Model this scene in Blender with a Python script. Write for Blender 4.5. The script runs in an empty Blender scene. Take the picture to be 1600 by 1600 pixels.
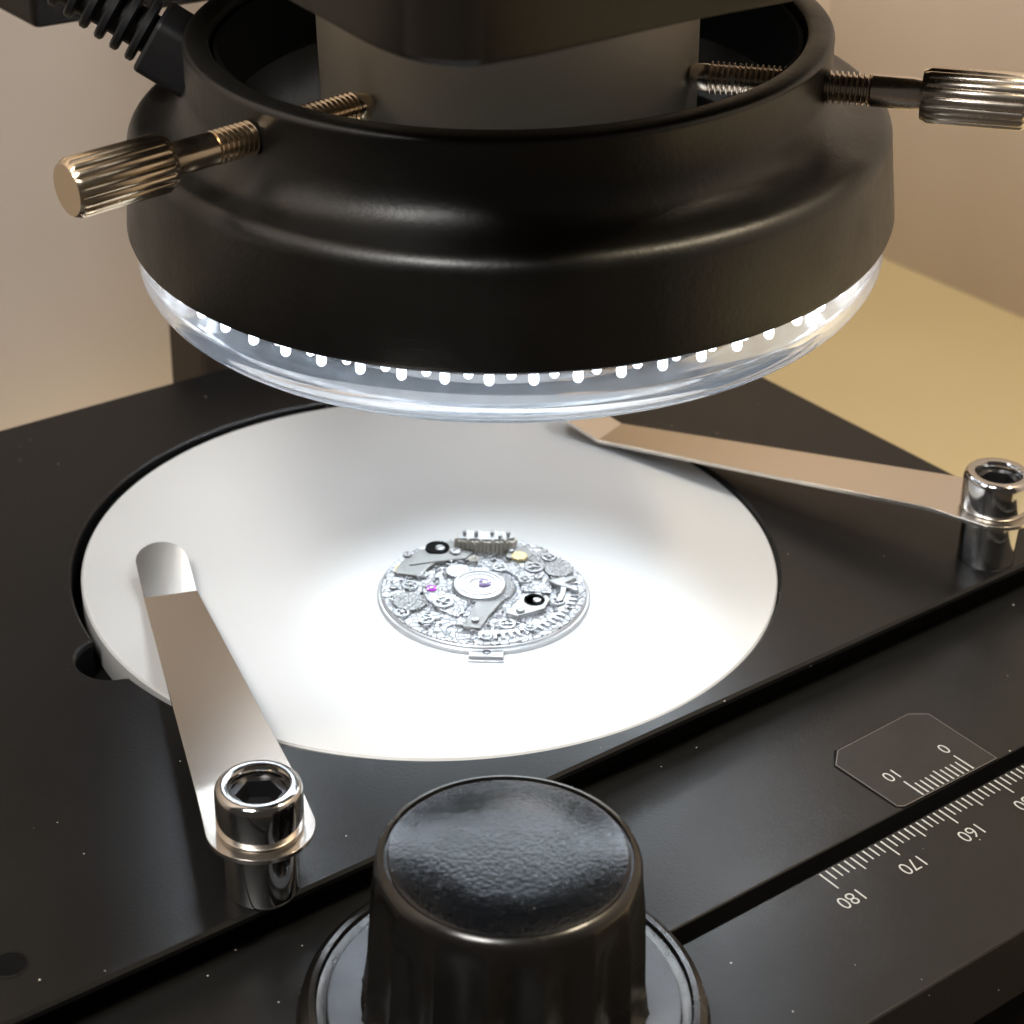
import bpy, bmesh, math, random
from math import sin, cos, pi, radians, sqrt
from mathutils import Vector, Matrix

S = 0.001                      # everything below is written in millimetres
random.seed(7)
sc = bpy.context.scene
COL = sc.collection

# ------------------------------------------------------------------ camera
CAM = Vector((-135.46, -189.22, 137.29))
yaw, pit, roll = radians(38.2722), radians(29.4033), radians(1.7291)
Fw = Vector((sin(yaw) * cos(pit), cos(yaw) * cos(pit), -sin(pit)))
Rt = Vector((cos(yaw), -sin(yaw), 0))
Up = Rt.cross(Fw)
Rt, Up = cos(roll) * Rt + sin(roll) * Up, -sin(roll) * Rt + cos(roll) * Up
cd = bpy.data.cameras.new('camera')
cam = bpy.data.objects.new('camera', cd); COL.objects.link(cam)
m = Matrix((Rt, Up, -Fw)).transposed().to_4x4(); m.translation = CAM * S
cam.matrix_world = m
cd.sensor_width = 36.0; cd.lens = 36.0 * 3057.6 / 1600.0
cd.clip_start = 0.01; cd.clip_end = 20.0
cd.dof.use_dof = True; cd.dof.focus_distance = 0.225; cd.dof.aperture_fstop = 48.0
sc.camera = cam

# ------------------------------------------------------------------ room light
w = bpy.data.worlds.new('World'); sc.world = w; w.use_nodes = True
bg = w.node_tree.nodes['Background']
bg.inputs[0].default_value = (1.0, 0.90, 0.80, 1); bg.inputs[1].default_value = 0.06

def area(name, loc, target, sx, sy, power, col):
    l = bpy.data.lights.new(name, 'AREA'); l.shape = 'RECTANGLE'; l.size = sx * S; l.size_y = sy * S
    l.energy = power; l.color = col
    o = bpy.data.objects.new(name, l); COL.objects.link(o)
    o.location = Vector(loc) * S
    o.rotation_euler = (Vector(target) - Vector(loc)).to_track_quat('-Z', 'Y').to_euler()
    return o
area('window_light', (-400, -190, 640), (40, 60, 20), 220, 220, 5.6, (1.0, 0.965, 0.925))
area('ceiling_lamp', (160, -205, 440), (120, 0, 0), 45, 45, 1.2, (1.0, 0.85, 0.60))

sc.view_settings.view_transform = 'Standard'; sc.view_settings.look = 'None'
sc.view_settings.gamma = 1.0; sc.view_settings.exposure = 0.0
sc.render.engine = 'CYCLES'
sc.cycles.use_denoising = True
sc.cycles.max_bounces = 14; sc.cycles.transmission_bounces = 10; sc.cycles.glossy_bounces = 6
sc.cycles.sample_clamp_indirect = 6.0; sc.cycles.caustics_reflective = False

# ------------------------------------------------------------------ materials
def new_mat(name):
    mt = bpy.data.materials.new(name); mt.use_nodes = True
    nt = mt.node_tree; b = nt.nodes['Principled BSDF']
    return mt, nt, b
def nd(nt, t, **kw):
    n = nt.nodes.new(t)
    for k, v in kw.items():
        if k in n.inputs: n.inputs[k].default_value = v
        else: setattr(n, k, v)
    return n
def ramp(nt, fac, stops):
    r = nt.nodes.new('ShaderNodeValToRGB')
    els = r.color_ramp.elements
    while len(els) < len(stops): els.new(0.5)
    for e, (p, c) in zip(els, stops):
        e.position = p; e.color = (c, c, c, 1) if not isinstance(c, tuple) else (*c, 1)
    nt.links.new(fac, r.inputs[0]); return r
def mat(name, col, rough=0.4, metal=0.0, spec=0.5, bump=0.0, bscale=800.0, rvar=0.0, rscale=60.0,
        cvar=0.0, cscale=50.0, coat=0.0, dust=0.0, dscale=70.0, stretch=None, smudge=0.0):
    mt, nt, b = new_mat(name); L = nt.links.new
    tc = nd(nt, 'ShaderNodeTexCoord'); vec = tc.outputs['Object']
    if stretch:
        mp = nd(nt, 'ShaderNodeMapping'); mp.inputs['Scale'].default_value = stretch
        L(vec, mp.inputs[0]); vec = mp.outputs[0]
    b.inputs['Base Color'].default_value = (*col, 1); b.inputs['Roughness'].default_value = rough
    b.inputs['Metallic'].default_value = metal; b.inputs['Specular IOR Level'].default_value = spec
    b.inputs['Coat Weight'].default_value = coat
    csock = None
    if cvar:
        n = nd(nt, 'ShaderNodeTexNoise', Scale=cscale, Detail=6.0); L(vec, n.inputs['Vector'])
        r = ramp(nt, n.outputs[0], [(0.3, tuple(x * (1 - cvar) for x in col)), (0.7, tuple(min(1, x * (1 + cvar)) for x in col))])
        csock = r.outputs[0]; L(csock, b.inputs['Base Color'])
    if rvar:
        n = nd(nt, 'ShaderNodeTexNoise', Scale=rscale, Detail=8.0, Roughness=0.65); L(vec, n.inputs['Vector'])
        r = ramp(nt, n.outputs[0], [(0.3, max(0.02, rough - rvar)), (0.72, min(1, rough + rvar))])
        L(r.outputs[0], b.inputs['Roughness'])
    if bump:
        n = nd(nt, 'ShaderNodeTexNoise', Scale=bscale, Detail=3.0); L(vec, n.inputs['Vector'])
        bp = nd(nt, 'ShaderNodeBump', Strength=bump, Distance=0.0002); L(n.outputs[0], bp.inputs['Height'])
        L(bp.outputs[0], b.inputs['Normal'])
    if dust:
        # sparse pale specks and lint: cells of a voronoi, few of them kept
        v = nd(nt, 'ShaderNodeTexVoronoi', Scale=dscale); v.inputs['Randomness'].default_value = 1.0
        L(vec, v.inputs['Vector'])
        n = nd(nt, 'ShaderNodeTexNoise', Scale=dscale * 3.0, Detail=2.0); L(vec, n.inputs['Vector'])
        a = nd(nt, 'ShaderNodeMath', operation='MULTIPLY_ADD'); L(n.outputs[0], a.inputs[0]); a.inputs[1].default_value = 0.09; L(v.outputs['Distance'], a.inputs[2])
        near = nd(nt, 'ShaderNodeMath', operation='LESS_THAN'); L(a.outputs[0], near.inputs[0]); near.inputs[1].default_value = 0.092
        sep = nd(nt, 'ShaderNodeSeparateColor'); L(v.outputs['Color'], sep.inputs[0])
        few = nd(nt, 'ShaderNodeMath', operation='LESS_THAN'); L(sep.outputs[0], few.inputs[0]); few.inputs[1].default_value = dust
        k = nd(nt, 'ShaderNodeMath', operation='MULTIPLY'); L(near.outputs[0], k.inputs[0]); L(few.outputs[0], k.inputs[1])
        mx = nd(nt, 'ShaderNodeMix', data_type='RGBA'); L(k.outputs[0], mx.inputs['Factor'])
        if csock: L(csock, mx.inputs['A'])
        else: mx.inputs['A'].default_value = (*col, 1)
        mx.inputs['B'].default_value = (0.55, 0.53, 0.48, 1)
        L(mx.outputs['Result'], b.inputs['Base Color'])
    return mt

M = {}
M['wall'] = mat('plaster_wall', (0.70, 0.61, 0.53), 0.9, bump=0.25, bscale=150, cvar=0.05, cscale=6)
M['table'] = mat('table_top', (0.76, 0.66, 0.43), 0.6, cvar=0.05, cscale=10, bump=0.1, bscale=300)
M['stage'] = mat('black_anodised_stage', (0.0055, 0.0055, 0.0057), 0.33, spec=0.27, bump=0.10, bscale=2200, rvar=0.03, rscale=90,
                 cvar=0.25, cscale=40, dust=0.28, dscale=480)
M['carriage'] = mat('dark_anodised_carriage', (0.008, 0.008, 0.008), 0.38, spec=0.33, bump=0.12, bscale=2500, rvar=0.06, rscale=80,
                 cvar=0.2, cscale=60, dust=0.24, dscale=480)
M['groove'] = mat('matt_black', (0.003, 0.003, 0.003), 0.8, spec=0.08)  # flat black that also paints the shade in grooves, bore and holes
M['edge'] = mat('worn_edge', (0.05, 0.05, 0.05), 0.4, metal=0.5)
M['ring'] = mat('satin_black_housing', (0.0055, 0.005, 0.0042), 0.40, spec=0.55, bump=0.16, bscale=1500, rvar=0.07, rscale=120,
                dust=0.01, dscale=200)
M['head'] = mat('black_microscope_paint', (0.009, 0.0065, 0.0045), 0.5, spec=0.3, bump=0.15, bscale=900)
M['barrel'] = mat('brushed_grey_barrel', (0.80, 0.74, 0.62), 0.42, metal=0.2, bump=0.15, bscale=900, rvar=0.08, rscale=60)
M['rubber'] = mat('black_rubber', (0.010, 0.010, 0.011), 0.5, spec=0.4, bump=0.2, bscale=700, dust=0.06, dscale=500)
M['white'] = mat('white_stage_insert', (0.45, 0.453, 0.452), 0.42, spec=0.5, bump=0.03, bscale=500, rvar=0.05, rscale=60, cvar=0.015, cscale=60, dust=0.02, dscale=500)
M['chrome'] = mat('polished_steel', (0.52, 0.51, 0.50), 0.10, metal=1.0, rvar=0.05, rscale=300, bump=0.02, bscale=1500)
M['leaf'] = mat('spring_steel', (0.72, 0.665, 0.60), 0.24, metal=1.0, bump=0.03, bscale=400, stretch=(0.1, 1.0, 1.0))
M['nickel'] = mat('warm_reflection_nickel', (0.68, 0.56, 0.41), 0.22, metal=1.0, rvar=0.06, rscale=300, bump=0.05, bscale=1500)  # nickel tinted gold to carry the warm wall's reflection
M['silver'] = mat('turned_nickel', (0.74, 0.66, 0.57), 0.26, metal=1.0, rvar=0.06, rscale=300, bump=0.05, bscale=1500)
M['brass'] = mat('warm_brass', (0.60, 0.48, 0.26), 0.30, metal=1.0, rvar=0.06, rscale=300)
M['knob'] = mat('glossy_black_plastic', (0.008, 0.0072, 0.0064), 0.24, spec=0.55, bump=0.05, bscale=900, rvar=0.08, rscale=200)
M['cap'] = mat('scuffed_black_cap', (0.002, 0.0026, 0.004), 0.22, spec=0.5, bump=0.22, bscale=2000, rvar=0.07, rscale=1500, dust=0.10, dscale=1300)
M['washer'] = mat('grey_washer', (0.12, 0.13, 0.145), 0.42, metal=0.5, bump=0.2, bscale=700, cvar=0.15, cscale=200)
M['rim'] = mat('lit_edge_tone', (0.22, 0.21, 0.20), 0.4, metal=0.8)  # pale tone painting the light along the vernier plate's edge
M['print'] = mat('white_print', (0.40, 0.41, 0.40), 0.6, cvar=0.1, cscale=900)
M['vernier'] = mat('vernier_plate', (0.015, 0.0138, 0.0136), 0.36, spec=0.38, bump=0.1, bscale=1500, cvar=0.2, cscale=100)
M['pcb'] = mat('white_circuit_board', (0.72, 0.74, 0.78), 0.5)
M['base'] = mat('brown_black_base', (0.030, 0.019, 0.010), 0.6, cvar=0.3, cscale=30)
M['dark'] = mat('dark_recess', (0.006, 0.006, 0.007), 0.35)  # lens glass, and painted shade inside sockets, slots and the stem hole
M['steel'] = mat('satin_steel_bridge', (0.28, 0.28, 0.28), 0.34, metal=1.0, bump=0.12, bscale=2500, rvar=0.08, rscale=600)
M['steel2'] = mat('grey_steel_bridge', (0.185, 0.182, 0.176), 0.40, metal=1.0, bump=0.2, bscale=3000, rvar=0.08, rscale=900)
M['bright'] = mat('bright_steel', (0.36, 0.36, 0.37), 0.36, metal=0.9, bump=0.1, bscale=2500)
M['pale'] = mat('pale_gilt_steel', (0.36, 0.33, 0.285), 0.40, metal=0.25)
M['jewel'] = mat('purple_jewel', (0.22, 0.012, 0.27), 0.10, spec=0.8, coat=1.0)
M['jewel2'] = mat('pale_violet_jewel', (0.12, 0.08, 0.18), 0.10, spec=0.8, coat=1.0)

mt, nt, b = new_mat('clear_cover')
b.inputs['Base Color'].default_value = (0.93, 0.96, 1.0, 1); b.inputs['Roughness'].default_value = 0.05
b.inputs['Transmission Weight'].default_value = 1.0; b.inputs['IOR'].default_value = 1.46
tr = nd(nt, 'ShaderNodeBsdfTranslucent'); tr.inputs[0].default_value = (0.82, 0.90, 1.0, 1)
ms = nd(nt, 'ShaderNodeMixShader'); ms.inputs[0].default_value = 0.03
nt.links.new(b.outputs[0], ms.inputs[1]); nt.links.new(tr.outputs[0], ms.inputs[2])
nt.links.new(ms.outputs[0], nt.nodes['Material Output'].inputs['Surface'])
M['glass'] = mt
mt, nt, b = new_mat('led_emitter')
b.inputs['Base Color'].default_value = (0.9, 0.9, 0.9, 1)
b.inputs['Emission Color'].default_value = (0.86, 0.93, 1.0, 1); b.inputs['Emission Strength'].default_value = 26.0
M['led'] = mt

# perlage: chased cells with dark cut lines between them, as on the movement's plate
def perlage(name, col, scale, cut):
    mt, nt, b = new_mat(name); L = nt.links.new
    tc = nd(nt, 'ShaderNodeTexCoord')
    nz = nd(nt, 'ShaderNodeTexNoise', Scale=900.0, Detail=3.0); L(tc.outputs['Object'], nz.inputs['Vector'])
    mx0 = nd(nt, 'ShaderNodeMix', data_type='VECTOR'); mx0.inputs['Factor'].default_value = 0.0006
    L(tc.outputs['Object'], mx0.inputs['A']); L(nz.outputs['Color'], mx0.inputs['B'])
    v = nd(nt, 'ShaderNodeTexVoronoi', Scale=scale, feature='DISTANCE_TO_EDGE'); L(mx0.outputs['Result'], v.inputs['Vector'])
    v2 = nd(nt, 'ShaderNodeTexVoronoi', Scale=scale); L(mx0.outputs['Result'], v2.inputs['Vector'])
    r = ramp(nt, v.outputs['Distance'], [(0.0, (0.05, 0.05, 0.05)), (cut, (0.16, 0.16, 0.16)), (cut * 1.5, col)])
    sep = nd(nt, 'ShaderNodeSeparateColor'); L(v2.outputs['Color'], sep.inputs[0])
    rr = ramp(nt, sep.outputs[1], [(0.0, 0.30), (1.0, 0.62)]); L(rr.outputs[0], b.inputs['Roughness'])
    L(r.outputs[0], b.inputs['Base Color']); b.inputs['Metallic'].default_value = 0.92
    bp = nd(nt, 'ShaderNodeBump', Strength=0.38, Distance=0.00016)
    r2 = ramp(nt, v.outputs['Distance'], [(0.0, 0.0), (0.3, 1.0)]); L(r2.outputs[0], bp.inputs['Height'])
    L(bp.outputs[0], b.inputs['Normal'])
    return mt
M['perlage'] = perlage('chased_plate', (0.43, 0.43, 0.45), 1050.0, 0.052)
M['perlage2'] = perlage('chased_fine_plate', (0.32, 0.32, 0.32), 1900.0, 0.065)

# ------------------------------------------------------------------ mesh helpers (millimetres in, metres out)
def finish(name, bm, material, parent=None, smooth=30, bevel=0.0, bseg=2):
    bmesh.ops.recalc_face_normals(bm, faces=bm.faces[:])
    for v in bm.verts: v.co *= S
    me = bpy.data.meshes.new(name); bm.to_mesh(me); bm.free()
    if smooth:
        me.polygons.foreach_set('use_smooth', [True] * len(me.polygons))
        me.set_sharp_from_angle(angle=radians(smooth))
    me.materials.append(material)
    o = bpy.data.objects.new(name, me); COL.objects.link(o)
    if parent: o.parent = parent
    if bevel:
        md = o.modifiers.new('bevel', 'BEVEL'); md.width = bevel * S; md.segments = bseg
        md.limit_method = 'ANGLE'; md.angle_limit = radians(40); md.harden_normals = False
    return o
def loops(bm, rings, closed=True, capa=False, capb=False):
    vs = [[bm.verts.new(p) for p in r] for r in rings]
    n = len(vs[0])
    for a, c in zip(vs[:-1], vs[1:]):
        for i in range(n if closed else n - 1):
            j = (i + 1) % n; bm.faces.new((a[i], a[j], c[j], c[i]))
    if capa: bm.faces.new(vs[0])
    if capb: bm.faces.new(vs[-1])
    return vs
def lathe_bm(prof, seg=96, closed=False, rmod=None, bm=None, a0=0.0, ctr=(0, 0)):
    bm = bm or bmesh.new()
    rings = []
    for k, (r, z) in enumerate(prof):
        ring = []
        for i in range(seg):
            t = a0 + 2 * pi * i / seg
            rr = r * (rmod(t, k) if rmod else 1.0)
            ring.append((ctr[0] + rr * cos(t), ctr[1] + rr * sin(t), z))
        rings.append(ring)
    if closed: rings.append(rings[0])
    capa = prof[0][0] > 0 and not closed; capb = prof[-1][0] > 0 and not closed
    if closed:
        vs = [[bm.verts.new(p) for p in r] for r in rings[:-1]]
        m_ = len(vs)
        for a in range(m_):
            A, C = vs[a], vs[(a + 1) % m_]
            for i in range(seg):
                j = (i + 1) % seg; bm.faces.new((A[i], A[j], C[j], C[i]))
    else:
        loops(bm, rings, True, capa, capb)
    return bm
def lathe(name, prof, material, parent=None, seg=96, closed=False, rmod=None, smooth=32, bevel=0, a0=0.0, ctr=(0, 0)):
    return finish(name, lathe_bm(prof, seg, closed, rmod, None, a0, ctr), material, parent, smooth, bevel)
def prism_bm(pts, z0, z1, bm=None):
    bm = bm or bmesh.new()
    loops(bm, [[(x, y, z0) for x, y in pts], [(x, y, z1) for x, y in pts]], True, True, True)
    return bm
def prism(name, pts, z0, z1, material, parent=None, bevel=0.1, smooth=30, bseg=2):
    return finish(name, prism_bm(pts, z0, z1), material, parent, smooth, bevel, bseg)
def rect(x0, x1, y0, y1): return [(x0, y0), (x1, y0), (x1, y1), (x0, y1)]
def box(name, x0, x1, y0, y1, z0, z1, material, parent=None, bevel=0.2, bseg=2):
    return prism(name, rect(x0, x1, y0, y1), z0, z1, material, parent, bevel, 30, bseg)
def rrect(x0, x1, y0, y1, r, n=8):
    pts = []
    for cx, cy, a in ((x1 - r, y1 - r, 0), (x0 + r, y1 - r, 90), (x0 + r, y0 + r, 180), (x1 - r, y0 + r, 270)):
        for k in range(n + 1):
            t = radians(a + 90 * k / n); pts.append((cx + r * cos(t), cy + r * sin(t)))
    return pts
def arc(cx, cz, r, a0, a1, n):
    return [(cx + r * cos(radians(a0 + (a1 - a0) * k / n)), cz + r * sin(radians(a0 + (a1 - a0) * k / n))) for k in range(n + 1)]
def empty(name, label, cat, loc=(0, 0, 0), group=None, mw=None):
    o = bpy.data.objects.new(name, None); COL.objects.link(o)
    o.empty_display_size = 0.005
    if mw is not None: o.matrix_world = mw
    else: o.location = Vector(loc) * S
    o['label'] = label; o['category'] = cat
    if group: o['group'] = group
    return o
def struct(o): o['kind'] = 'structure'; return o
def tube_bm(path, r, seg=16, bm=None):
    bm = bm or bmesh.new(); rings = []
    path = [Vector(p) for p in path]
    up = Vector((0, 0, 1))
    for i, p in enumerate(path):
        d = (path[min(i + 1, len(path) - 1)] - path[max(i - 1, 0)]).normalized()
        u = d.cross(up).normalized(); v = u.cross(d)
        rr = r[i] if isinstance(r, (list, tuple)) else r
        rings.append([tuple(p + rr * (cos(2 * pi * k / seg) * u + sin(2 * pi * k / seg) * v)) for k in range(seg)])
    loops(bm, rings, True, True, True); return bm
def frame_to(o, origin, zdir, xhint=Vector((0, 0, 1))):
    z = Vector(zdir).normalized(); x = (xhint - xhint.dot(z) * z).normalized(); y = z.cross(x)
    mm = Matrix((x, y, z)).transposed().to_4x4(); mm.translation = Vector(origin) * S
    o.matrix_local = mm

# ------------------------------------------------------------------ setting
TZ = -50.0
struct(box('table', -330, 229.5, -300, 150, TZ - 30, TZ, M['table'], None, 0))
struct(box('wall_right', 229.6, 260, -900, 150, TZ - 30, 900, M['wall'], None, 0))
struct(box('wall_back', -900, 260, 150.1, 180, TZ - 30, 900, M['wall'], None, 0))

# ------------------------------------------------------------------ microscope: base, column, focus block, head, barrel
mic = empty('microscope', 'black microscope head on a grey lens barrel with its column behind the ring light', 'microscope', (0, 0, TZ))
def off(o, root): o.location = -root.location; return o
off(box('stand_base', -290, 66, -270, 118, TZ + 0.02, -34, M['base'], mic, 1.5), mic)  # oversized unseen to front and left, so the housing reflects dark
off(box('rear_block', 5, 60, 72, 84, -34, 14, M['base'], mic, 0.8), mic)
off(lathe('column', [(13, -34), (13, 190)], M['head'], mic, 48, ctr=(95, 120)), mic)
off(box('focus_block', -22.2, 70, 65.0, 97, 60, 175, M['head'], mic, 1.2, 3), mic)
ctl = [(-33, 30), (-36, 0), (-38.2, -20), (-39.8, -34.8), (-41.2, -49.7), (-39.2, -56.2), (-33.2, -58.0), (-11.2, -56.8), (1.9, -56.8), (20, -57), (42, -56), (49, -50), (50, -20), (50, 20), (48, 38), (30, 40), (-25, 40), (-32, 37)]
hp = []
for k in range(len(ctl)):
    a_, b_, c_, d_ = (Vector(ctl[(k + q) % len(ctl)]) for q in (-1, 0, 1, 2))
    for q in range(8):
        t = q / 8; v = 0.5 * ((2 * b_) + (c_ - a_) * t + (2 * a_ - 5 * b_ + 4 * c_ - d_) * t * t + (3 * b_ - a_ - 3 * c_ + d_) * t ** 3); hp.append((v.x, v.y))
bm = bmesh.new()
def inset(pts, d):
    cx = sum(p[0] for p in pts) / len(pts); cy = sum(p[1] for p in pts) / len(pts)
    out = []
    for x, y in pts:
        l = max(abs(x - cx), abs(y - cy)); out.append((cx + (x - cx) * (1 - d / 45), cy + (y - cy) * (1 - d / 45)))
    return out
loops(bm, [[(x, y, z) for x, y in inset(hp, d)] for d, z in ((3, 87.9), (0.6, 88.1), (0, 88.8), (0, 110), (0, 190))], True, True, True)
off(finish('head', bm, M['head'], mic, 40), mic)
off(box('head_arm', 6, 40, 40.2, 64.8, 120, 165, M['head'], mic, 1.0), mic)

# ------------------------------------------------------------------ ring light (slightly tilted on the barrel)
rn = Vector((-0.0553, -0.0104, 1.0)).normalized()
e1 = Vector((0, 1, 0)).cross(rn).normalized(); e2 = rn.cross(e1)
RC = Vector((8.16, -4.9, 51.0)); RS = 1.0485
rm = Matrix((e1, e2, rn)).transposed().to_4x4(); rm = rm @ Matrix.Scale(RS, 4); rm.translation = RC * S
# the lens barrel shares the tilt of the light clamped to it
bar = lathe('lens_barrel', [(18.5, 6), (20.6, 6), (21.8, 6.6), (21.8, 40)], M['barrel'], mic, 128)
mic_inv = Matrix.Translation(-mic.location)
bar.matrix_local = mic_inv @ rm
o = lathe('front_lens', [(0, 8.2), (10, 7.6), (18.4, 6.4), (18.4, 8), (0, 9)], M['dark'], mic, 64); o.matrix_local = mic_inv @ rm

rl = empty('ring_light', 'black ring light with a lit clear cover clamped round the grey lens barrel', 'ring light', mw=rm)
prof = [(31.5, 0.4), (44.9, 0.4), (45.2, 0.0), (45.35, 0.5), (44.3, 9.8)] + arc(42.2, 9.9, 2.1, 5, 82, 9) + \
       [(41.9, 12.05)] + arc(41.5, 16.6, 4.5, 262, 186, 12) + [(37.05, 17.5), (36.95, 20.6)] + arc(36.2, 20.7, 0.8, 5, 80, 5) + \
       [(34.6, 21.6), (34.0, 21.2), (33.9, 20.5), (33.6, 16), (31.5, 10)]
lathe('housing', prof, M['ring'], rl, 192, closed=True, smooth=38)
lathe('shade_sleeve', [(31.4, 0.5), (33.3, 17), (33.5, 20.4), (33.0, 20.4), (32.8, 17), (31.0, 0.5)], M['groove'], rl, 128, closed=True)  # added black lining, hides LED light leaking into the bore
co = [(44.5, -0.1), (44.5, -2.4)] + arc(40.3, -3.7, 4.2, 12, -88, 12) + [(34, -7.9)] + arc(33.5, -5.4, 2.5, -95, -180, 6) + [(31.0, -0.1)]
ci = [(32.5, -0.1), (32.5, -5.2)] + arc(34.0, -5.0, 1.4, 190, 270, 5) + arc(40.2, -3.7, 2.7, -85, 8, 10) + [(43.0, -2.4), (43.0, -0.1)]
lathe('cover', co + ci, M['glass'], rl, 160, closed=True, smooth=40)
board = lathe('circuit_board', [(32.6, 0.35), (42.9, 0.35), (42.9, -1.1), (32.6, -1.1)], M['pcb'], rl, 96, closed=True)
led0 = lathe_bm([(0.75, -0.4), (0.75, -0.6), (0.5, -0.7), (0.5, -1.7)] + [(0.5 * cos(radians(a)), -1.7 - 0.5 * sin(radians(a))) for a in (25, 50, 75)], 16)
led0 = finish('led', led0, M['led'], rl, 40); led0.location = (41.7 * S, 0, -0.7 * S)
for r, cnt, ph in ((41.7, 58, 0), (40.4, 58, 0.5), (36.5, 50, 0.2)):
    for k in range(cnt):
        t = 2 * pi * (k + ph) / cnt
        if r == 41.7 and k == 0: continue
        c = led0.copy(); COL.objects.link(c); c.parent = rl
        c.location = (r * cos(t) * S, r * sin(t) * S, -0.7 * S)
NS = 18
for k in range(NS):
    t = 2 * pi * (k + 0.5) / NS
    l = bpy.data.lights.new('led_beam', 'SPOT'); l.energy = 0.027; l.color = (0.80, 0.92, 1.0)
    l.spot_size = radians(48); l.spot_blend = 0.65; l.shadow_soft_size = 0.0035
    o = bpy.data.objects.new('led_beam', l); COL.objects.link(o); o.parent = rl
    p0 = Vector((37.5 * cos(t), 37.5 * sin(t), -9.5)); o.location = p0 * S
    o.rotation_euler = (Vector((-14, -18, -50)) - p0).to_track_quat('-Z', 'Y').to_euler()

for k in range(6):      # the wide spill of the same diodes
    t = 2 * pi * k / 6
    l = bpy.data.lights.new('led_spill', 'SPOT'); l.energy = 0.031; l.color = (0.95, 0.98, 1.0)
    l.spot_size = radians(150); l.spot_blend = 1.0; l.shadow_soft_size = 0.006
    o = bpy.data.objects.new('led_spill', l); COL.objects.link(o); o.parent = rl
    o.location = Vector((37.5 * cos(t), 37.5 * sin(t), -9.5)) * S

# thumbscrews
def knurl(t, k): return 1.0
def thumbscrew(ang, h, label, cr, ca, metal):
    a = radians(ang); d = Vector((cos(a), sin(a), 0))
    og = Vector((cr * cos(radians(ca)), cr * sin(radians(ca)), h)) - 21.3 * d
    sh = lathe('thumbscrew', [(0, 41.0), (1.75, 41.0), (1.75, 45.4), (1.6, 46.6), (0, 46.6)], metal, rl, 40)
    frame_to(sh, og, d); sh['label'] = label
    th = []
    r = 20.9; th += [(0, r), (1.0, r), (1.45, r + 0.7), (1.5, r + 2.0)]
    z = r + 2.2
    while z < 41.0:
        th += [(1.42, z), (1.82, z + 0.22), (1.82, z + 0.30), (1.42, z + 0.52)]; z += 0.62
    th += [(1.42, 41.2), (0, 41.2)]
    lathe('thread', th, metal, sh, 40)
    N = 17
    def mod(t, k): return 1.0 + (0.09 * (abs(cos(N * t / 2)) ** 0.6 - 0.7) if 3 <= k <= 4 else 0)
    hd = [(0, 46.4), (2.7, 46.4), (2.8, 46.75), (3.0, 47.2), (3.0, 57.1), (2.82, 57.5), (2.65, 57.75), (0, 57.75)]
    lathe('grip', hd, metal, sh, N * 8, rmod=mod, smooth=50)
    lathe('bushing', [(1.9, 33.0), (2.2, 33.0), (2.2, 35.6), (1.9, 35.6)], M['ring'], sh, 32, closed=True)
    return sh
thumbscrew(-177.8, 17.7, 'knurled brass-toned thumbscrew below the ribbed cable sleeve', 22.2, -170.6, M['nickel'])
thumbscrew(-52.7, 17.7, 'knurled thumbscrew in front of the pale wall', 22.3, -59.5, M['silver'])

# cable with its strain relief
a = radians(140); el = radians(33)
cdv = Vector((cos(a) * cos(el), sin(a) * cos(el), sin(el)))
P0 = Vector((36.2 * cos(a), 36.2 * sin(a), 16.5))
bx = rrect(-3.6, 3.6, -4.2, 4.2, 1.2, 4)
sr = prism('strain_relief', bx, -1.0, 6.0, M['rubber'], rl, 0.5); frame_to(sr, P0, cdv)
lathe('sleeve', [(0, 5.8), (2.4, 5.8), (2.2, 22), (0, 22)], M['rubber'], sr, 24)
for k in range(7):
    z = 7.0 + k * 2.05; rr = 3.9 - 0.16 * k
    lathe('rib', [(2.0, z - 0.55), (rr - 0.3, z - 0.55), (rr, z - 0.3), (rr, z + 0.3), (rr - 0.3, z + 0.55), (2.0, z + 0.55)], M['rubber'], sr, 28, closed=True)
Q = P0 + cdv * 20
bm = tube_bm([Q, Q + cdv * 8, Q + cdv * 18 + Vector((2, 6, 2)), Q + cdv * 28 + Vector((10, 20, 0)), Q + cdv * 34 + Vector((26, 44, -8))], 2.0)
finish('cable', bm, M['rubber'], rl, 60)

# ------------------------------------------------------------------ mechanical stage
st = empty('mechanical_stage', 'black sliding microscope stage with engraved millimetre scale and vernier', 'microscope stage', (0, 0, -34))
def stp(o, par=None):
    if par is None: o.location = -st.location
    return o
# top plate with round opening and finger notch
NA = 720
hx, hy, hr = -0.45, 0.35, 48.25
def hole(t, grow=0.0):
    r = hr + grow; d = 47.3; ph = t - radians(179.0); q = (5.0 + grow) ** 2 - (d * sin(ph)) ** 2
    if abs(ph) < 0.5 and q > 0: r = max(r, d * cos(ph) + sqrt(q))
    return (hx + r * cos(t), hy + r * sin(t))
def outer(t, ins=0.0):
    x0, x1, y0, y1 = -125 + ins, 77 - ins, -50.1 + ins, 66.7 - ins
    c, s_ = cos(t), sin(t); k = 1e9
    if c > 1e-9: k = min(k, (x1 - hx) / c)
    if c < -1e-9: k = min(k, (x0 - hx) / c)
    if s_ > 1e-9: k = min(k, (y1 - hy) / s_)
    if s_ < -1e-9: k = min(k, (y0 - hy) / s_)
    return (hx + k * c, hy + k * s_)
ts = [2 * pi * i / NA for i in range(NA)]
for cx_, cy_ in ((-125, -50.1), (77, -50.1), (77, 66.7), (-125, 66.7)):     # exact corners
    t = math.atan2(cy_ - hy, cx_ - hx) % (2 * pi); i = min(range(NA), key=lambda q: abs(ts[q] - t)); ts[i] = t
ins = 0.35
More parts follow.
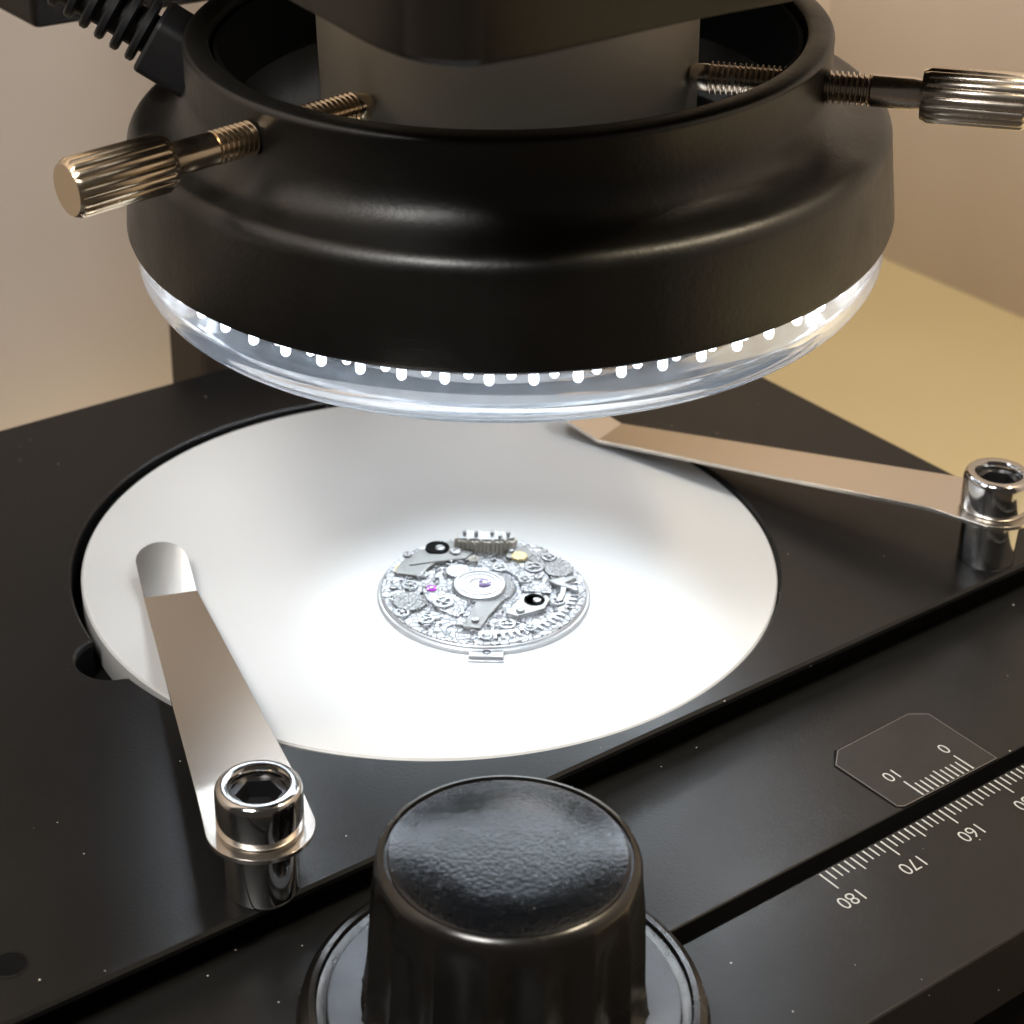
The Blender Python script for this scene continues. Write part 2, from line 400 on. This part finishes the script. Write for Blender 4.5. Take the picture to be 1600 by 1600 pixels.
rings = [[(*outer(t), -0.95) for t in ts], [(*outer(t), -ins) for t in ts], [(*outer(t, ins), 0) for t in ts],
         [(*hole(t, 0.3), 0) for t in ts], [(*hole(t), -0.25) for t in ts], [(*hole(t), -0.95) for t in ts]]
bm = bmesh.new(); loops(bm, rings + [rings[0]])
bmesh.ops.remove_doubles(bm, verts=bm.verts[:], dist=1e-4)
bm2 = bmesh.new()
rg = [[(*outer(t, 2.5), -5.35) for t in ts], [(*outer(t, 2.5), -0.97) for t in ts], [(*hole(t, 0.02), -0.97) for t in ts], [(*hole(t, 0.02), -5.35) for t in ts]]
loops(bm2, rg + [rg[0]]); bmesh.ops.remove_doubles(bm2, verts=bm2.verts[:], dist=1e-4)
stp(finish('spacer_plate', bm2, M['groove'], st, 25))
tp = stp(finish('top_plate', bm, M['stage'], st, 25))
stp(lathe('insert_seat', [(0, -9), (49, -9), (49, -5.45), (0, -5.45)], M['groove'], st, 96))
# countersunk hole as a flat disc, its inside shade painted black
stp(lathe('hole_shade_disc', [(0.1, 0.01), (1.5, 0.015), (1.6, 0.05), (1.75, 0.05), (1.8, 0.01)], M['groove'], st, 32, ctr=(-82.3, -42.6)))
stp(lathe('recess_rim', [(1.75, 0.0), (1.75, 0.07), (2.0, 0.05), (2.0, 0.0)], M['stage'], st, 32, closed=True, ctr=(-82.3, -42.6)))
# carriage, vernier and scale
stp(box('carriage', -125, 77.2, -73.4, -40.0, -14, -5.5, M['carriage'], st, 0.25))
stp(box('scale_slot', -125, 77, -78.0, -70.0, -20, -9.0, M['groove'], st, 0))
sp = stp(box('scale_bar', -125, 77.2, -95.7, -75.6, -16, -5.5, M['carriage'], st, 0.3))
stp(box('slide_base', -122, 76, -94.0, 60, -33.9, -16.1, M['groove'], st, 0.3))
vp = [(18.1, -60.8), (30.9, -60.5), (33.1, -62.0), (32.9, -73.2), (16.6, -73.1), (15.9, -72.6), (15.8, -62.7)]
stp(prism('vernier_pocket', [(17.6, -60.5), (31.0, -60.25), (33.4, -61.8), (33.2, -73.38), (16.3, -73.38), (15.55, -72.7), (15.3, -62.8)], -5.52, -5.485, M['groove'], st, 0))
def grow(pts, d):
    cx = sum(q[0] for q in pts) / len(pts); cy = sum(q[1] for q in pts) / len(pts)
    return [(x + d * (x - cx) / 8.0, y + d * (y - cy) / 6.0) for x, y in pts]
stp(prism('vernier_rim', grow(vp, 0.10), -5.49, -5.39, M['rim'], st, 0))  # added strip, its colour stands for the lit edge
vn = stp(prism('vernier_plate', vp, -5.49, -5.36, M['vernier'], st, 0.05))
def marks(name, segs, z, parent):
    bm = bmesh.new()
    for (xa, ya, xb, yb, wd) in segs:
        d = Vector((xb - xa, yb - ya)).normalized(); nrm = Vector((-d.y, d.x)) * wd / 2
        bm.faces.new([bm.verts.new((x, y, z)) for x, y in ((xa + nrm.x, ya + nrm.y), (xb + nrm.x * .8, yb + nrm.y * .8), (xb - nrm.x * .8, yb - nrm.y * .8), (xa - nrm.x, ya - nrm.y))])
    return finish(name, bm, M['print'], parent, 0)
segs = []
for mm in range(110, 181):
    x = -0.5 + (180 - mm) * 0.995
    ln = 3.0 if mm % 10 == 0 else (2.45 if mm % 5 == 0 else 1.75)
    segs.append((x, -76.0, x, -76.0 - ln, 0.25))
marks('scale_marks', segs, -5.492, sp)
marks('vernier_marks', [(20.0 + 0.895 * k, -73.05, 20.0 + 0.895 * k, -73.05 + (3.2 if k in (0, 10) else 2.55 if k == 5 else 2.2), 0.26) for k in range(11)], -5.352, vn)
def numeral(txt, x, y, z, size, parent):
    cu = bpy.data.curves.new('numeral', 'FONT'); cu.body = txt; cu.size = size * S; cu.align_x = 'CENTER'; cu.align_y = 'CENTER'
    cu.offset = -0.00002
    t = bpy.data.objects.new('numeral_text', cu); COL.objects.link(t)
    dg = bpy.context.evaluated_depsgraph_get(); me = bpy.data.meshes.new_from_object(t.evaluated_get(dg))
    bpy.data.objects.remove(t); me.materials.clear(); me.materials.append(M['print'])
    o = bpy.data.objects.new('numeral', me); COL.objects.link(o); o.parent = parent
    o.location = Vector((x, y, z)) * S; o.rotation_euler = (0, 0, pi); o.scale = (0.95, 1.0, 1.0)
    return o
for mm in (180, 170, 160, 150, 140, 130):
    numeral(str(mm), -0.5 + (180 - mm) * 0.995, -81.0, -5.49, 2.75, sp)
numeral('0', 29.0, -68.1, -5.35, 2.6, vn); numeral('10', 19.75, -68.1, -5.35, 2.6, vn)

# coaxial drive knob on the stage
kn = stp(lathe('drive_knob', [(21.6, -15.0), (21.4, -6.2), (20.7, -4.0), (19.9, -3.4), (19.3, -3.35), (19.1, -3.9), (18.2, -4.2), (0, -4.2)], M['knob'], st, 128,
         ctr=(-42.3, -72.3)))
KX, KY = -42.3, -72.3
lathe('washer', [(14.6, -4.15), (18.0, -4.15), (18.0, -3.75), (17.9, -3.65), (14.6, -3.65)], M['washer'], kn, 128, closed=True, ctr=(KX, KY))
NK = 16
def kmod(t, k):
    if 1 <= k <= 4: 
        q = abs(sin(NK * t / 2))
        return 1.0 - (0.09, 0.10, 0.095, 0.03)[k - 1] * q
    return 1.0
lathe('grip', [(15.0, -4.1), (14.6, -3.0), (14.2, 0), (13.7, 9.0), (13.35, 12.2), (13.1, 14.0), (12.75, 14.75), (12.2, 15.0), (12.1, 14.7), (0, 14.7)],
      M['knob'], kn, 288, rmod=kmod, smooth=50, ctr=(KX, KY))
lathe('cap', [(0, 15.08), (6, 15.08), (11.5, 15.0), (11.9, 14.85), (12.0, 14.6), (0, 14.6)], M['cap'], kn, 128, ctr=(KX, KY))

# ------------------------------------------------------------------ round white insert
ins_ = lathe('stage_insert', [(0, -5.4), (47.3, -5.4), (47.5, -5.0), (47.5, -0.75), (47.25, -0.5), (0, -0.5)], M['white'], None, 256)
ins_['label'] = 'round white insert disc set into the black stage'; ins_['category'] = 'stage plate'

# ------------------------------------------------------------------ spring clips
def clip(post, bend, label, tip_len, tip_rise):
    px, py = post; t = empty('stage_clip', label, 'stage clip', (px, py, 0), 'spring clips on the stage')
    d = Vector((bend[0] - px, bend[1] - py)); Ln = d.length
    t.rotation_euler = (0, 0, math.atan2(d.y, d.x))
    # leaf in local x: round end at the post, straight taper falling to the bend, then the turned-up round tip
    bm = bmesh.new(); th = 0.55
    st_ = []
    r0 = 5.7
    for k in range(13):
        q = radians(180 - 90 * k / 12 * 1.0); st_.append((r0 * cos(q), max(0.001, r0 * sin(q)), 8.0))
    n = 26
    for k in range(1, n + 1):
        u = k / n; x = u * Ln
        z = 8.0 - 7.2 * min(1, max(0, (u - 0.12) / 0.88)) ** 1.0
        st_.append((x, r0 + (3.5 - r0) * u, z))
    w1 = 3.45
    for k in range(1, 11):
        u = k / 10; x = tip_len * u
        if x <= tip_len - w1: hw = w1
        else:
            c_ = (x - (tip_len - w1)) / w1; hw = w1 * sqrt(max(0, 1 - c_ * c_))
        st_.append((Ln + x * cos(radians(tip_rise)), max(hw, 0.02), 0.8 + x * sin(radians(tip_rise))))
    for q in (0.9, 0.97):
        x = tip_len - w1 + w1 * q; hw = w1 * sqrt(1 - q * q)
        st_.append((Ln + x * cos(radians(tip_rise)), hw, 0.8 + x * sin(radians(tip_rise))))
    st_.sort(key=lambda s_: s_[0])
    tl = [bm.verts.new((x, y, z)) for x, y, z in st_]; tr = [bm.verts.new((x, -y, z)) for x, y, z in st_]
    bl = [bm.verts.new((x, y, z - th)) for x, y, z in st_]; br = [bm.verts.new((x, -y, z - th)) for x, y, z in st_]
    for i in range(len(st_) - 1):
        bm.faces.new((tl[i], tl[i + 1], tr[i + 1], tr[i])); bm.faces.new((bl[i], br[i], br[i + 1], bl[i + 1]))
        bm.faces.new((tl[i], bl[i], bl[i + 1], tl[i + 1])); bm.faces.new((tr[i], tr[i + 1], br[i + 1], br[i]))
    bm.faces.new((tl[0], tr[0], br[0], bl[0])); bm.faces.new((tl[-1], bl[-1], br[-1], tr[-1]))
    finish('leaf', bm, M['leaf'], t, 18, 0.08)
    lathe('post', [(3.6, -0.4), (3.9, 0.02), (3.95, 0.3), (3.95, 7.0), (3.8, 7.4), (0, 7.4)], M['chrome'], t, 64)
    cap = lathe('collar', [(2.0, 8.05), (4.3, 8.05), (4.55, 8.3), (4.6, 8.6), (4.6, 12.6), (4.45, 13.1), (4.15, 13.4), (3.7, 13.45), (3.25, 13.35), (3.0, 12.95), (2.95, 12.3), (2.9, 10.2), (2.0, 10.2)],
                M['chrome'], t, 64, closed=True, smooth=40)
    hexp = [(2.05 * cos(radians(60 * k + 20)), 2.05 * sin(radians(60 * k + 20))) for k in range(6)]
    so = lathe('socket', [(0, 10.4), (2.0, 10.4), (2.45, 12.2), (3.3, 12.3), (3.3, 9.0), (0, 9.0)], M['dark'], cap, 6, smooth=10, a0=0.35)  # cup coloured dark for the shade deep in the collar
    return t
clip((-55.4, -47.0), (-35.6, 9.1), 'polished spring clip with its tip turned up, in front of the finger notch', 10.0, 14)
clip((61.8, -45.6), (42.2, 12.3), 'polished spring clip reaching under the ring light beside the pale table', 9.0, 16)

# ------------------------------------------------------------------ watch movement
wm = empty('watch_movement', 'bare round watch movement with chased steel plates lying on the white disc', 'watch movement', (-1.1, -13.4, -1.95))
wm.rotation_euler = (0, 0, -yaw)
lathe('main_plate', [(0, 1.6), (13.4, 1.6), (13.6, 1.46), (14.0, 1.46), (14.1, 1.55), (14.1, 2.1), (13.98, 2.22), (13.75, 2.25), (13.7, 2.5), (13.6, 2.6), (0, 2.6)], M['bright'], wm, 160)
lathe('chased_disc', [(0, 2.6), (13.55, 2.6), (13.55, 2.8), (13.5, 2.85), (0, 2.85)], M['perlage'], wm, 120)
def gear(name, x, y, z, r, teeth, material, h=0.3, depth=0.12, spokes=0):
    n = teeth * 6
    def gm(t, k): 
        f = (t * teeth / (2 * pi)) % 1.0
        return 1.0 - depth * (1 if f < 0.42 else 0 if 0.55 < f < 0.9 else 0.5)
    g = lathe(name, [(r, z), (r, z + h)], material, wm, n, rmod=gm, ctr=(x, y), smooth=25)
    return g
def screw(x, y, z, r, ang, material=None, par=None):
    s_ = lathe('screw', [(r, z), (r, z + 0.22), (r * 0.88, z + 0.32), (0, z + 0.34)], material or M['steel'], wm, 28, ctr=(x, y))
    c, q = cos(ang), sin(ang); a_, b_ = r * 0.86, r * 0.13
    prism('slot', [(x + c * u - q * v, y + q * u + c * v) for u, v in ((-a_, -b_), (a_, -b_), (a_, b_), (-a_, b_))], z + 0.33, z + 0.352, M['dark'], s_, 0)
    return s_
def plate(name, pts, z0, z1, material, bev=0.10): return prism(name, pts, z0, z1, material, wm, bev)
def annulus_pts(r0, r1, a0, a1, n=24, cx=0, cy=0):
    A = [(cx + r1 * cos(radians(a0 + (a1 - a0) * k / n)), cy + r1 * sin(radians(a0 + (a1 - a0) * k / n))) for k in range(n + 1)]
    B = [(cx + r0 * cos(radians(a1 + (a0 - a1) * k / n)), cy + r0 * sin(radians(a1 + (a0 - a1) * k / n))) for k in range(n + 1)]
    return A + B
# ring gear with coarse teeth round the near right edge
n_t = 60
pts = []
for k in range(0, 22):
    a_ = radians(-92 + k * 5.0)
    for f, r in ((0.0, 12.6), (0.22, 12.6), (0.32, 11.6), (0.78, 11.6), (0.9, 12.6)):
        q = a_ + radians(5.0) * f; pts.append((r * cos(q), r * sin(q)))
inner = [(10.9 * cos(radians(18 - k * 5.0)), 10.9 * sin(radians(18 - k * 5.0))) for k in range(0, 23)]
plate('toothed_segment', pts + inner, 2.86, 3.15, M['bright'], 0.05)
plate('bridge', annulus_pts(8.6, 12.4, 100, 168), 2.86, 3.35, M['steel2'])
plate('bridge', [(-10.2, 4.3), (-2.6, 6.6), (-1.8, 8.2), (-4.2, 9.6), (-6.2, 7.6), (-9.6, 7.0)], 2.86, 3.5, M['steel2'])
plate('bridge', [(-1.0, -4.4), (2.6, -3.8), (0.9, -7.4), (-0.2, -10.6), (-2.5, -10.2), (-1.5, -6.6)], 2.86, 3.4, M['steel2'])
plate('bridge', [(5.2, -2.4), (8.0, -1.6), (8.8, -3.4), (8.0, -5.6), (4.6, -7.6), (3.0, -7.0)], 2.86, 3.55, M['steel'])
plate('bridge', [(3.6, 10.7), (5.6, 10.2), (6.6, 8.4), (5.2, 6.4), (2.8, 7.4), (2.6, 9.0)], 2.86, 3.4, M['steel2'])
plate('bridge', annulus_pts(9.2, 12.5, 10, 52), 2.86, 3.3, M['perlage2'])
plate('bridge', annulus_pts(4.4, 8.2, 182, 248), 2.86, 3.2, M['perlage'])
plate('bridge', annulus_pts(5.0, 9.0, -8, 62), 2.86, 3.25, M['perlage'])
plate('spring_lever', annulus_pts(10.2, 10.9, -20, 12), 2.86, 3.6, M['bright'], 0.05)
plate('spring_lever', [(8.6, 1.2), (12.0, 2.4), (12.2, 2.0), (10.6, 0.7), (12.6, -0.8), (12.2, -1.2), (9.6, 0.2)], 2.86, 3.7, M['steel'], 0.05)
plate('brass_setting', [(-12.2, 3.0), (-9.9, 4.2), (-10.2, 6.0), (-11.2, 5.6), (-12.0, 4.4)], 2.86, 3.2, M['brass'], 0.06)
gear('wheel', 0.0, -0.1, 2.87, 4.3, 44, M['perlage2'], 0.25, 0.07)
hub = lathe('hub', [(3.5, 3.12), (3.5, 3.55), (3.35, 3.7), (1.3, 3.75), (1.2, 3.6), (0, 3.6)], M['bright'], wm, 64, ctr=(-0.6, -0.2))
lathe('jewel', [(0.5, 3.6), (0.85, 3.6), (0.85, 3.95), (0.75, 4.02), (0.5, 3.98)], M['jewel2'], wm, 32, closed=True, ctr=(0.1, -0.3))
lathe('arbor', [(0.42, 3.6), (0.42, 4.0), (0.3, 4.1), (0, 4.12)], M['steel'], wm, 20, ctr=(0.1, -0.3))
lathe('jewel', [(0.28, 3.25), (0.72, 3.25), (0.70, 3.42), (0.5, 3.52), (0.28, 3.42)], M['jewel'], wm, 32, closed=True, ctr=(-6.9, -1.2))
lathe('arbor', [(0.26, 3.2), (0.26, 3.5), (0, 3.52)], M['bright'], wm, 16, ctr=(-6.9, -1.2))
gear('wheel', 4.6, 7.3, 3.42, 1.1, 20, M['brass'], 0.3, 0.12)
gear('wheel', -9.6, -4.4, 3.0, 2.3, 30, M['perlage2'], 0.25, 0.09)
gear('wheel', 9.9, 4.4, 3.26, 2.0, 26, M['perlage2'], 0.25, 0.1)
gear('wheel', -3.6, 3.6, 2.87, 1.7, 22, M['bright'], 0.4, 0.12)
# wells as raised discs, their shade painted black, each with a pale screw
for (x, y, r, z) in ((-6.6, 9.0, 1.55, 3.55), (6.7, -3.7, 1.3, 3.55)):
    lathe('well_shade_disc', [(0, z), (r * 0.9, z), (r, z + 0.12), (r * 1.06, z + 0.1), (r * 1.1, z - 0.6), (0, z - 0.6)], M['groove'], wm, 40, ctr=(x, y))
    screw(x + 0.35, y - 0.35, z + 0.01, r * 0.42, 0.6, M['bright'])
for (x, y, z, r) in ((-4.1, 8.1, 3.5, 0.8), (4.9, -6.4, 3.55, 0.6), (-0.9, -9.0, 3.4, 0.5), (8.0, -1.9, 3.55, 0.5), (-10.6, 7.0, 3.35, 0.6), (10.4, 6.2, 3.3, 0.55),
                     (1.6, 5.9, 2.86, 0.55), (-2.9, -6.4, 2.86, 0.55), (-12.0, -0.8, 2.86, 0.5), (7.2, 2.4, 3.25, 0.6), (-6.0, -7.6, 2.86, 0.7), (3.4, 8.9, 3.4, 0.5)):
    screw(x, y, z, r, random.random() * 3)
def spoked(x, y, z, r, teeth, material, ns=4):
    g = bmesh.new(); n = teeth * 4; A = []; B = []
    for i in range(n):
        t = 2 * pi * i / n; rr = r * (1.0 if (i % 4) in (0, 1) else 0.88); A.append((x + rr * cos(t), y + rr * sin(t))); B.append((x + r * 0.7 * cos(t), y + r * 0.7 * sin(t)))
    loops(g, [[(*q, z) for q in B], [(*q, z) for q in A], [(*q, z + 0.18) for q in A], [(*q, z + 0.18) for q in B], [(*q, z) for q in B]])
    for i in range(ns):
        t = 2 * pi * i / ns + x; c, q = cos(t), sin(t); wv = r * 0.09
        prism_bm([(x + c * u - q * v, y + q * u + c * v) for u, v in ((0.05, -wv), (r * 0.75, -wv), (r * 0.75, wv), (0.05, wv))], z + 0.01, z + 0.17, g)
    lathe_bm([(r * 0.26, z), (r * 0.26, z + 0.3), (r * 0.12, z + 0.42), (0, z + 0.42)], 14, bm=g, ctr=(x, y))
    return finish('wheel', g, material, wm, 30)
for x, y, z, r, n_, mt_ in ((-9.8, -0.2, 3.0, 1.7, 20, 'steel'), (-5.2, -4.6, 3.3, 2.1, 26, 'bright'), (2.0, 4.9, 3.1, 1.6, 20, 'bright'), (6.6, 4.8, 3.3, 2.0, 24, 'steel'),
                             (-8.4, 2.6, 3.0, 1.3, 16, 'bright'), (9.8, -3.4, 3.2, 1.5, 18, 'steel'), (3.2, -9.2, 3.1, 1.7, 20, 'bright'), (-7.2, -8.6, 3.1, 1.6, 20, 'steel'),
                             (5.4, 1.6, 3.3, 1.4, 16, 'steel'), (-11.6, -3.4, 3.0, 1.3, 16, 'steel'), (0.6, -12.0, 3.0, 1.2, 16, 'bright'), (8.6, 7.6, 3.35, 1.6, 18, 'bright'), (-4.6, 6.0, 3.0, 1.3, 16, 'steel'), (-10.4, -7.0, 3.0, 1.5, 18, 'bright'), (6.2, -9.8, 3.1, 1.3, 16, 'steel'), (11.0, 1.6, 3.2, 1.2, 16, 'bright'), (-1.6, 6.6, 3.3, 1.1, 14, 'pale')):
    spoked(x, y, z, r * 0.68, n_, M[mt_])
for r_ in (2.9, 2.2):
    lathe('groove_ring', [(r_, 3.71), (r_ + 0.1, 3.71), (r_ + 0.1, 3.78), (r_, 3.78)], M['steel2'], wm, 48, closed=True, ctr=(-0.6, -0.2))
for k in range(190):   # small chips of levers, pins and posts round the plate
    a_ = random.random() * 2 * pi; r = random.uniform(5.5, 12.4); x, y = r * cos(a_), r * sin(a_)
    if 4.0 < x < 9.5 and -7 < y < -1 or (-5 < x < 5 and y > 8.5): continue
    q = random.random() * pi; l_, w_ = random.uniform(0.15, 0.6), random.uniform(0.05, 0.14)
    plate('lever', [(x + cos(q) * u - sin(q) * v, y + sin(q) * u + cos(q) * v) for u, v in ((-l_, -w_), (l_, -w_ * .6), (l_, w_ * .6), (-l_, w_))],
          2.86, random.uniform(3.0, 3.4), random.choice([M['steel'], M['bright'], M['steel2']]), 0.04)
# upright block with fluted columns at the far side
blk = plate('winding_block', [(-4.4, 9.6), (-1.6, 9.2), (3.6, 9.6), (4.3, 10.6), (3.4, 12.2), (-3.8, 12.2)], 2.86, 4.3, M['pale'], 0.12)
for k in range(14):
    x = -4.1 + k * 0.56; y = 9.55 - 0.35 * sin(pi * k / 13)
    lathe('flute', [(0.21, 2.86), (0.21, 4.5 + 0.3 * (k % 3 == 0)), (0.12, 4.6 + 0.3 * (k % 3 == 0)), (0, 4.61 + 0.3 * (k % 3 == 0))],
          M['pale'], blk, 12, ctr=(x, y))
plate('block_cap', [(-3.9, 9.9), (-1.2, 9.7), (2.2, 9.8), (3.9, 10.5), (3.0, 12.0), (-3.4, 12.0)], 4.3, 4.7, M['bright'], 0.08)
for x, y, h_ in ((-1.4, 10.4, 5.6), (3.0, 10.6, 5.5), (0.8, 11.0, 5.3), (-3.0, 10.9, 5.3), (1.9, 10.2, 5.2)):
    lathe('post', [(0.28, 4.65), (0.28, h_ - 0.1), (0.2, h_), (0, h_)], M['steel'], wm, 14, ctr=(x, y))
# winding stem tab towards the front edge
tb = box('stem_tab', -1.5, 2.9, -15.2, -13.0, 1.46, 2.2, M['bright'], wm, 0.12)
lathe('stem_hole', [(0.28, 2.2), (0.55, 2.21), (0.55, 2.24), (0.28, 2.24)], M['dark'], tb, 24, closed=True, ctr=(0.75, -14.4))
box('stem_lip', -1.6, 3.0, -15.75, -15.25, 1.46, 1.8, M['bright'], wm, 0.08)
